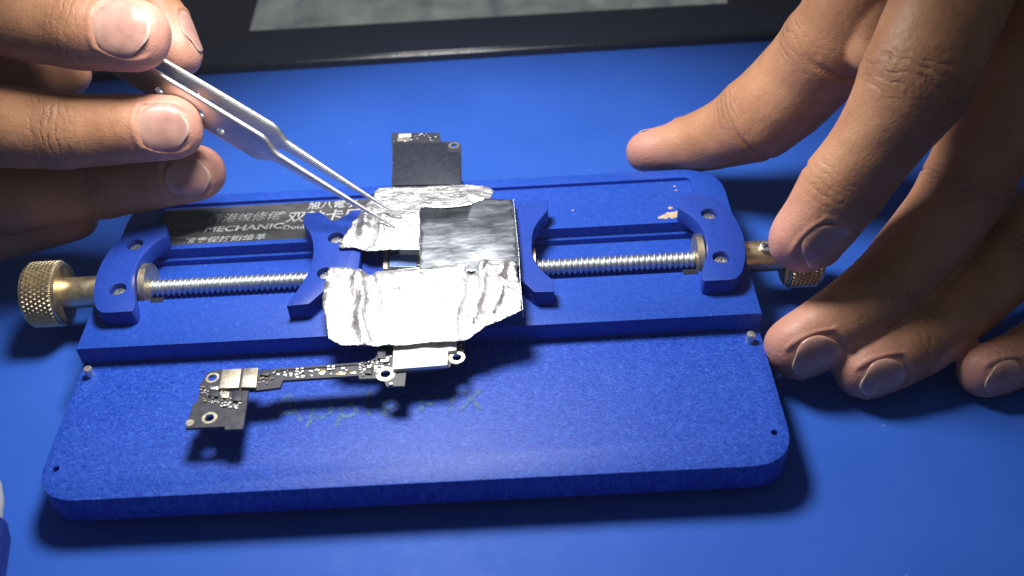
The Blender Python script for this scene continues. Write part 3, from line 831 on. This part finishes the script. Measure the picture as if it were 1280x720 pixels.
# ------------------------------------------------------------------ hands
def mat_skin():
    m, nt, b = new_mat('skin')
    v = coords(nt)
    def attr(n_):
        a = nt.nodes.new('ShaderNodeAttribute'); a.attribute_name = n_; return a.outputs['Fac']
    cr, al, tp = attr('crease'), attr('along'), attr('tip')
    n = N(nt, 'TexNoise', Scale=1.1, Detail=6.0, Roughness=.6); nt.links.new(v, n.inputs['Vector'])
    c = ramp(nt, n.outputs[0], [(.3, (.36, .165, .085)), (.55, (.45, .220, .118)), (.75, (.51, .262, .145))]).outputs[0]
    n2 = N(nt, 'TexNoise', Scale=7.0, Detail=4.0); nt.links.new(v, n2.inputs['Vector'])
    c = mix(nt, ramp(nt, n2.outputs[0], [(.5, 0), (.75, .35)]).outputs[0], c, (.49, .22, .13))
    c = mix(nt, math_n(nt, 'MULTIPLY', tp, .75), c, (.60, .29, .225))
    # wrinkles across the joints
    nd = N(nt, 'TexNoise', Scale=2.2, Detail=4.0); nt.links.new(v, nd.inputs['Vector'])
    ph = math_n(nt, 'ADD', math_n(nt, 'MULTIPLY', al, 34.0), math_n(nt, 'MULTIPLY', nd.outputs[0], 16.0))
    sn = math_n(nt, 'SINE', ph)
    sn = math_n(nt, 'POWER', math_n(nt, 'MULTIPLY_ADD', sn, .5, .5), 3.0)
    nm = N(nt, 'TexNoise', Scale=3.5, Detail=2.0); nt.links.new(v, nm.inputs['Vector'])
    sn = math_n(nt, 'MULTIPLY', sn, ramp(nt, nm.outputs[0], [(.38, .1), (.6, 1)]).outputs[0])
    wr = math_n(nt, 'MULTIPLY', sn, cr)
    c = mix(nt, math_n(nt, 'MULTIPLY', cr, .40), c, (.24, .115, .065))
    c = mix(nt, math_n(nt, 'MULTIPLY', wr, .35), c, (.16, .07, .04))
    nt.links.new(c, b.inputs['Base Color'])
    b.inputs['Subsurface Weight'].default_value = .22
    b.inputs['Subsurface Radius'].default_value = (.16, .06, .03)
    b.inputs['Subsurface Scale'].default_value = .8
    nt.links.new(ramp(nt, n2.outputs[0], [(.3, .42), (.7, .58)]).outputs[0], b.inputs['Roughness'])
    b.inputs['Specular IOR Level'].default_value = .42
    vo = N(nt, 'TexVoronoi', Scale=17.0); nt.links.new(mix(nt, .05, v, n2.outputs[1]), vo.inputs['Vector'])
    p = bump(nt, b, vo.outputs['Distance'], .24, .02)
    f = N(nt, 'TexNoise', Scale=5.0, Detail=6.0, Roughness=.65); nt.links.new(v, f.inputs['Vector'])
    p = bump(nt, b, f.outputs[0], .32, .05, p)
    bn = nt.nodes.new('ShaderNodeBump'); bn.invert = True; bn.inputs['Strength'].default_value = .9; bn.inputs['Distance'].default_value = .035
    nt.links.new(wr, bn.inputs['Height']); nt.links.new(p, bn.inputs['Normal']); nt.links.new(bn.outputs[0], b.inputs['Normal'])
    return m
M_SKIN = mat_skin()
def mat_nail():
    m, nt, b = new_mat('nail')
    a = nt.nodes.new('ShaderNodeAttribute'); a.attribute_name = 'free'
    n = N(nt, 'TexNoise', Scale=3.0, Detail=3.0); nt.links.new(coords(nt), n.inputs['Vector'])
    c = ramp(nt, n.outputs[0], [(.3, (.42, .22, .175)), (.7, (.54, .305, .25))]).outputs[0]
    c = mix(nt, a.outputs['Fac'], c, (.66, .56, .46))
    nt.links.new(c, b.inputs['Base Color']); b.inputs['Roughness'].default_value = .27
    b.inputs['Subsurface Weight'].default_value = .15; b.inputs['Subsurface Radius'].default_value = (.1, .05, .03)
    n2 = N(nt, 'TexNoise', Scale=12.0, Detail=2.0); nt.links.new(coords(nt), n2.inputs['Vector']); bump(nt, b, n2.outputs[0], .1, .02)
    return m
M_NAIL = mat_nail()

def camvec(r, u, t): return (RT*r+UP*u-FW*t).normalized()

def catmull(P, t):
    i = min(int(t), len(P)-2); f = t-i
    p0 = P[max(0, i-1)]; p1 = P[i]; p2 = P[i+1]; p3 = P[min(len(P)-1, i+2)]
    return .5*((2*p1)+(p2-p0)*f+(2*p0-5*p1+4*p2-p3)*f*f+(3*p1-p0-3*p2+p3)*f**3)

class Finger:
    def __init__(s, pts, dorsal, joints=(), nail=None, flat=.90, cap=1.1, sub=14):
        P = [atd(u, v, d) for u, v, d, a in pts]; A = [a for *_, a in pts]
        V = [Vector((p.x, p.y, p.z, a)) for p, a in zip(P, A)]
        s.C = []; s.A = []; n = (len(P)-1)*sub
        for i in range(n+1):
            q = catmull(V, i/sub if i < n else len(P)-1-1e-6); s.C.append(Vector(q[:3])); s.A.append(q[3])
        s.S = [0]
        for a, b in zip(s.C, s.C[1:]): s.S.append(s.S[-1]+(b-a).length)
        s.L = s.S[-1]; s.flat = flat; s.capl = cap*s.A[-1]
        ds = dorsal if isinstance(dorsal, list) else [dorsal, dorsal]
        s.T = []; s.X = []; s.Nn = []
        for i in range(n+1):
            t = (s.C[min(i+1, n)]-s.C[max(i-1, 0)]).normalized()
            k = i/n*(len(ds)-1); j = min(int(k), len(ds)-2); dv = ds[j].lerp(ds[j+1], k-j)
            x = t.cross(dv).normalized(); nn = x.cross(t).normalized()
            s.T.append(t); s.X.append(x); s.Nn.append(nn)
        s.joints = [s.S[min(n, int(round(j*sub)))] for j in joints]
        s.nail = nail
    def frame(s, d):
        d = max(0, min(s.L, d))
        lo = 0
        for i in range(len(s.S)-1):
            if s.S[i+1] >= d: lo = i; break
        f = (d-s.S[lo])/max(1e-9, s.S[lo+1]-s.S[lo])
        return (s.C[lo].lerp(s.C[lo+1], f), s.T[lo].lerp(s.T[lo+1], f).normalized(), s.X[lo].lerp(s.X[lo+1], f).normalized(),
                s.Nn[lo].lerp(s.Nn[lo+1], f).normalized(), s.A[lo]*(1-f)+s.A[lo+1]*f)
    def section(s, d, th):
        """point of the surface at distance d along and angle th (90 deg = dorsal)"""
        c, t, x, n, a = s.frame(d)
        u = max(0, (d-(s.L-s.capl))/s.capl)
        k = (max(0, 1-u**2.5))**(1/2.5)
        for j in s.joints:
            a *= 1+.045*math.exp(-((d-j)/.38)**2)
        tipw = max(0, min(1, (d-(s.L-2.4*s.A[-1]))/(1.2*s.A[-1])))
        b = a*s.flat
        sy = math.sin(th)
        b *= (1-.16*tipw) if sy > 0 else (1+.05*tipw*math.sin(min(1, max(0, (s.L-d)/(2*s.A[-1])))*PI))
        ofs = -n*(u**2)*.16*a if s.nail else Vector()
        return c+ofs+(x*math.cos(th)*a+n*sy*b)*k
    def tube(s, bm):
        ds = []; d = 0
        while d < s.L-s.capl: ds.append(d); d += .1
        for i in range(15): ds.append(s.L-s.capl+s.capl*math.sin(i/14*PI/2)*.998)
        rows = [[bm.verts.new(s.section(d, 2*PI*k/32)) for k in range(32)] for d in ds]
        for r0, r1 in zip(rows, rows[1:]):
            for k in range(32): bm.faces.new((r0[k], r0[(k+1) % 32], r1[(k+1) % 32], r1[k]))
        bm.faces.new(rows[0]); bm.faces.new(rows[-1])

def make_hand(label, fingers, blobs, voxel=.045, wr=1.0):
    bm = bmesh.new()
    for f in fingers: f.tube(bm)
    for f in blobs: f.tube(bm)
    bmesh.ops.recalc_face_normals(bm, faces=bm.faces)
    me = bpy.data.meshes.new('hand'); bm.to_mesh(me); bm.free()
    o = bpy.data.objects.new('hand', me); COL.objects.link(o)
    md = o.modifiers.new('r', 'REMESH'); md.mode = 'VOXEL'; md.voxel_size = voxel
    sm = o.modifiers.new('s', 'SMOOTH'); sm.factor = .5; sm.iterations = 14
    bake(o); me = o.data
    # nearest finger sample for every vertex
    samples = []
    for fi, f in enumerate(fingers):
        for i in range(len(f.C)): samples.append((fi, i))
    kd = kdtree.KDTree(len(samples))
    for j, (fi, i) in enumerate(samples): kd.insert(fingers[fi].C[i], j)
    kd.balance()
    nv = len(me.vertices)
    crease = [0.0]*nv; along = [0.0]*nv; tip = [0.0]*nv
    nrm = [v.normal.copy() for v in me.vertices]
    newco = []
    for vi, v in enumerate(me.vertices):
        p = v.co; _, j, dist = kd.find(p); fi, i = samples[j]; f = fingers[fi]
        c, t, x, n, a = f.C[i], f.T[i], f.X[i], f.Nn[i], f.A[i]
        r = p-c; d = f.S[i]+r.dot(t); dz = r.dot(n)/a; lx = r.dot(x)/a
        disp = 0
        along[vi] = d+fi*3.3
        if dist < a*1.35:
            tip[vi] = max(0, min(1, (d-(f.L-2.2*a))/(1.2*a)))
            dors = max(0, min(1, (dz+.25)/.6))
            for j_ in f.joints:
                e = math.exp(-((d-j_)/.42)**2)
                crease[vi] = max(crease[vi], wr**.5*e*(.25+.75*dors)*(1 if j_ < f.L-3.6*f.A[-1] else .6))
                for k_, off in enumerate((-.34, -.17, .02, .2, .36)):
                    wob = .05*noise.noise(Vector((lx*2.2, off*9, fi*3.1)))
                    g = math.exp(-((d-j_-off-wob)/.045)**2)
                    disp -= wr*(.020 if j_ < f.L-3.6*f.A[-1] else .009)*g*dors*(.5+.5*noise.noise(Vector((lx*3+k_*5, j_, fi))))
                pal = max(0, min(1, (-dz-.1)/.5))
                disp -= .05*math.exp(-((d-j_)/.06)**2)*pal
            if f.nail and dz > .05:
                L_, w_, eo = f.nail
                s0 = f.L-eo-L_; s1 = f.L-eo
                th = math.atan2(lx, max(.05, dz))
                jx = abs(th)/w_
                ii = (d-s0-.16*L_*min(1.3, jx)**2)/L_
                # signed outside distance in cm
                tq = max(0, min(1, ii)); jx = jx/(1-.10*(1-tq)**2-.20*tq**6-.20*(1-tq)**6)
                qx = (jx-1)*w_*a; q0 = -ii*L_
                q = max(qx, q0)
                if d < s1+.1:
                    fold = .024*math.exp(-((q-.07)/.06)**2)
                    if q < 0: fold = -.03*min(1, -q/.06)
                    fade = max(0, min(1, (s1+.02-d)/.15))
                    disp += fold*fade
        disp += .012*noise.noise(p*2.3)+.02*noise.noise(p*.9)
        newco.append(p+nrm[vi]*disp)
    for v, q in zip(me.vertices, newco): v.co = q
    for nm, arr in (('crease', crease), ('along', along), ('tip', tip)):
        a_ = me.attributes.new(nm, 'FLOAT', 'POINT'); a_.data.foreach_set('value', arr)
    me.materials.clear(); me.materials.append(M_SKIN)
    me.polygons.foreach_set('use_smooth', [True]*len(me.polygons)); me.update()
    tag(o, label, 'hand')
    # nails follow the fingertip surface
    bvh = BVHTree.FromPolygons([v.co for v in me.vertices], [p.vertices for p in me.polygons])
    for f in fingers:
        if not f.nail: continue
        L_, w_, eo = f.nail; aT = f.A[-1]
        s0 = f.L-eo-L_; ni, nj = 22, 26
        bm = bmesh.new(); g = []; fr = []
        for i in range(ni+1):
            row = []
            for j in range(nj+1):
                jx = (j/nj*2-1); t_ = i/ni
                st = s0+.17*L_*abs(jx)**2.4; en = f.L-eo-.24*L_*abs(jx)**2.2
                d = st+(en-st)*t_
                th = PI/2-jx*w_*(1-.10*(1-t_)**2-.20*t_**6-.20*(1-t_)**6)
                p = f.section(min(d, f.L-.25*aT), th)
                c, t, x, n, a = f.frame(d)
                # plate curve: cylinder arc around the finger, straight lengthwise
                rad = a*f.flat*.86
                c2, t2, x2, n2, a2 = f.frame(f.L-.6*aT)
                org = c2+t2*(d-(f.L-.6*aT))
                dirv = (x2*math.cos(th)+n2*math.sin(th)).normalized()
                dq = min(d, f.L-.55*aT)
                base = (f.section(dq, th)-(c2+t2*(dq-(f.L-.6*aT)))).dot(dirv)
                base -= .12*max(0, d-(f.L-.55*aT))**1.5
                edge = min(1, (1-abs(jx))/.12, t_/.10)
                lift = -.040+.028*max(0, edge)
                row.append(bm.verts.new(org+dirv*(base+lift)))
                fr.append(max(0, min(1, (t_-.935)/.05))+.35*max(0, 1-t_/.25)*max(0, 1-(jx/.75)**2))
            g.append(row)
        for r0, r1 in zip(g, g[1:]):
            for j in range(nj): bm.faces.new((r0[j], r0[j+1], r1[j+1], r1[j]))
        bmesh.ops.smooth_vert(bm, verts=[v for v in bm.verts if not v.is_boundary], factor=.5, use_axis_x=True, use_axis_y=True, use_axis_z=True)
        me2 = bpy.data.meshes.new('fingernail'); bm.to_mesh(me2); bm.free()
        a_ = me2.attributes.new('free', 'FLOAT', 'POINT'); a_.data.foreach_set('value', fr)
        no = link('fingernail', me2, M_NAIL, o, True)
        sd = no.modifiers.new('s', 'SOLIDIFY'); sd.thickness = .03; sd.offset = 0
    return o

# hand at the right, gripping the right knob
nR = camvec(.45, -.35, .8)
R_index = Finger([(1345, -210, 22.0, 1.15), (1232, -75, 21.3, 1.12), (1180, 20, 20.9, 1.16), (1142, 106, 20.9, 1.13), (1097, 177, 21.3, .95), (1054, 234, 21.8, .92), (1012, 297, 22.3, .86), (984, 336, 22.6, .74)],
                 [camvec(.25, .2, .9), camvec(.4, .15, .9), camvec(.58, -.15, .82)], joints=(3, 5), nail=(1.18, 1.0, .38))
R_mid = Finger([(1480, -120, 22.6, 1.12), (1310, 30, 22.5, 1.12), (1248, 142, 22.7, 1.10), (1204, 238, 23.0, 1.0), (1147, 312, 23.15, .94), (1098, 369, 23.1, .90), (1022, 422, 22.95, .83), (963, 455, 23.0, .72)],
               [camvec(.3, .2, .9), camvec(.5, -.1, .8), camvec(.30, -.55, .8)], joints=(3, 5), nail=(1.12, 1.0, .32))
R_ring = Finger([(1560, 60, 23.6, 1.05), (1400, 190, 23.6, 1.05), (1325, 262, 23.7, 1.0), (1262, 322, 23.7, .96), (1200, 382, 23.4, .88), (1150, 424, 23.1, .81), (1095, 457, 22.85, .73), (1048, 477, 22.8, .63)],
               [camvec(.3, .2, .9), camvec(.45, -.2, .8), camvec(.20, -.55, .8)], joints=(3, 5), nail=(1.05, 1.0, .28))
R_pink = Finger([(1620, 200, 24.0, .92), (1480, 305, 24.0, .90), (1400, 362, 23.8, .83), (1345, 402, 23.5, .75), (1290, 438, 23.1, .68), (1245, 460, 22.8, .62), (1206, 473, 22.6, .55)],
               [camvec(.3, .2, .9), camvec(.45, -.2, .8), camvec(.2, -.5, .85)], joints=(3, 5), nail=(.9, 1.0, .22))
R_thumb = Finger([(1170, -150, 22.8, 1.3), (1085, -30, 23.6, 1.15), (1050, 40, 24.4, 1.24), (1004, 97, 25.6, 1.27), (951, 144, 26.6, 1.22), (892, 172, 27.4, .96), (836, 184, 28.0, .76), (784, 187, 28.4, .62)],
                 [camvec(-.3, .9, -.2), camvec(-.3, .9, -.1), camvec(-.15, .95, -.15)], joints=(2.2, 4.2), nail=(1.2, .9, .30))
pB = [Finger([(1130, -160, 22.6, 1.2), (1094, 0, 23.4, .70), (1088, 92, 23.4, .48)], camvec(0, 0, 1)),
      Finger([(1300, -240, 21.8, 1.6), (1430, -80, 21.7, 1.5), (1570, 110, 22.2, 1.4), (1650, 240, 22.6, 1.1)], camvec(0, 0, 1)),
      Finger([(1200, -260, 22.6, 1.7), (1500, -200, 22.4, 2.0), (1720, 60, 22.8, 1.8)], camvec(0, 0, 1)),
      Finger([(1250, -220, 23.2, 1.5), (1150, -120, 23.4, 1.2)], camvec(0, 0, 1))]
make_hand('hand at the right with fingers curled down round the brass knob', [R_index, R_mid, R_ring, R_pink, R_thumb], pB, .045, .7)

# hand at the left, holding the tweezers
L_index = Finger([(-330, -150, 24.6, 1.05), (-200, -70, 24.2, 1.02), (-90, -15, 23.9, .98), (10, 20, 23.7, .92), (95, 36, 23.6, .90), (160, 43, 23.6, .86), (210, 50, 23.6, .74)],
                 [camvec(0, .5, .85), camvec(0, .2, .95), camvec(.05, -.05, 1)], joints=(2, 4), nail=(1.22, 1.02, .24))
L_mid = Finger([(-330, 90, 25.0, 1.02), (-180, 130, 24.7, 1.0), (-80, 150, 24.5, .98), (0, 157, 24.4, 1.0), (75, 163, 24.4, .90), (160, 161, 24.5, .82), (205, 160, 24.6, .78), (253, 160, 24.7, .66)],
               [camvec(0, .5, .85), camvec(0, .2, .95), camvec(.1, -.25, 1)], joints=(2, 4), nail=(1.16, 1.0, .22))
L_ring = Finger([(-330, 250, 26.6, 1.0), (-170, 255, 26.4, .98), (-80, 252, 26.3, .97), (0, 247, 26.2, .95), (90, 234, 26.1, .90), (170, 224, 26.0, .84), (235, 217, 25.9, .74), (280, 214, 25.9, .60)],
                [camvec(0, .2, .95), camvec(0, 0, 1), camvec(.15, -.4, .9)], joints=(2, 4.5), nail=(1.08, 1.0, .24))
L_pink = Finger([(-330, 360, 27.2, .9), (-170, 330, 27.0, .85), (-60, 302, 27.0, .80), (40, 280, 27.0, .74), (120, 264, 27.0, .62)],
                [camvec(0, .2, .95), camvec(0, 0, 1), camvec(.1, -.4, .9)], joints=(2,), nail=None)
L_thumb = Finger([(-60, -190, 26.2, 1.15), (60, -110, 26.3, 1.0), (130, -50, 26.2, .90), (185, 5, 26.1, .80), (218, 50, 25.9, .70), (240, 86, 25.7, .55)],
                 [camvec(.5, .5, -.3), camvec(.75, .5, -.1), camvec(.8, .5, .1)], joints=(2.4,), nail=(1.1, .9, .28))
pL = [Finger([(-200, 80, 26.5, 1.3), (-40, 92, 26.3, 1.05), (60, 92, 26.2, .75), (112, 92, 26.1, .45)], camvec(0, 0, 1)),
      Finger([(-200, -200, 26.2, 1.4), (-260, 60, 26.0, 1.8), (-240, 300, 26.2, 1.5)], camvec(0, 0, 1)),
      Finger([(-340, -100, 25.6, 1.5), (-360, 120, 25.6, 1.7), (-350, 330, 25.9, 1.4)], camvec(0, 0, 1)),
      Finger([(-120, -170, 26.4, 1.3), (-160, -20, 26.6, 1.3), (-150, 120, 26.6, 1.1)], camvec(0, 0, 1))]
make_hand('hand at the left pinching steel tweezers between index finger and thumb', [L_index, L_mid, L_ring, L_pink, L_thumb], pL, .045, .4)

# ------------------------------------------------------------------ thin scattering volume added to imitate lens glare and lift the blacks
bm = bmesh.new()
box(bm, (5, 14, 9.2), (96, 96, 21.0))
hz = obj('glare_veil', bm, None, None, False)
hm = bpy.data.materials.new('glare_veil_volume'); hm.use_nodes = True; hn = hm.node_tree; hn.nodes.clear()
ho = hn.nodes.new('ShaderNodeOutputMaterial'); hv = hn.nodes.new('ShaderNodeVolumePrincipled')
hv.inputs['Color'].default_value = (.80, .88, 1.0, 1); hv.inputs['Density'].default_value = .0007
hn.links.new(hv.outputs[0], ho.inputs['Volume']); hz.data.materials.append(hm)
tag(hz, 'faint pale volume added over the whole bench to imitate lens glare', 'glare_veil', kind='stuff')
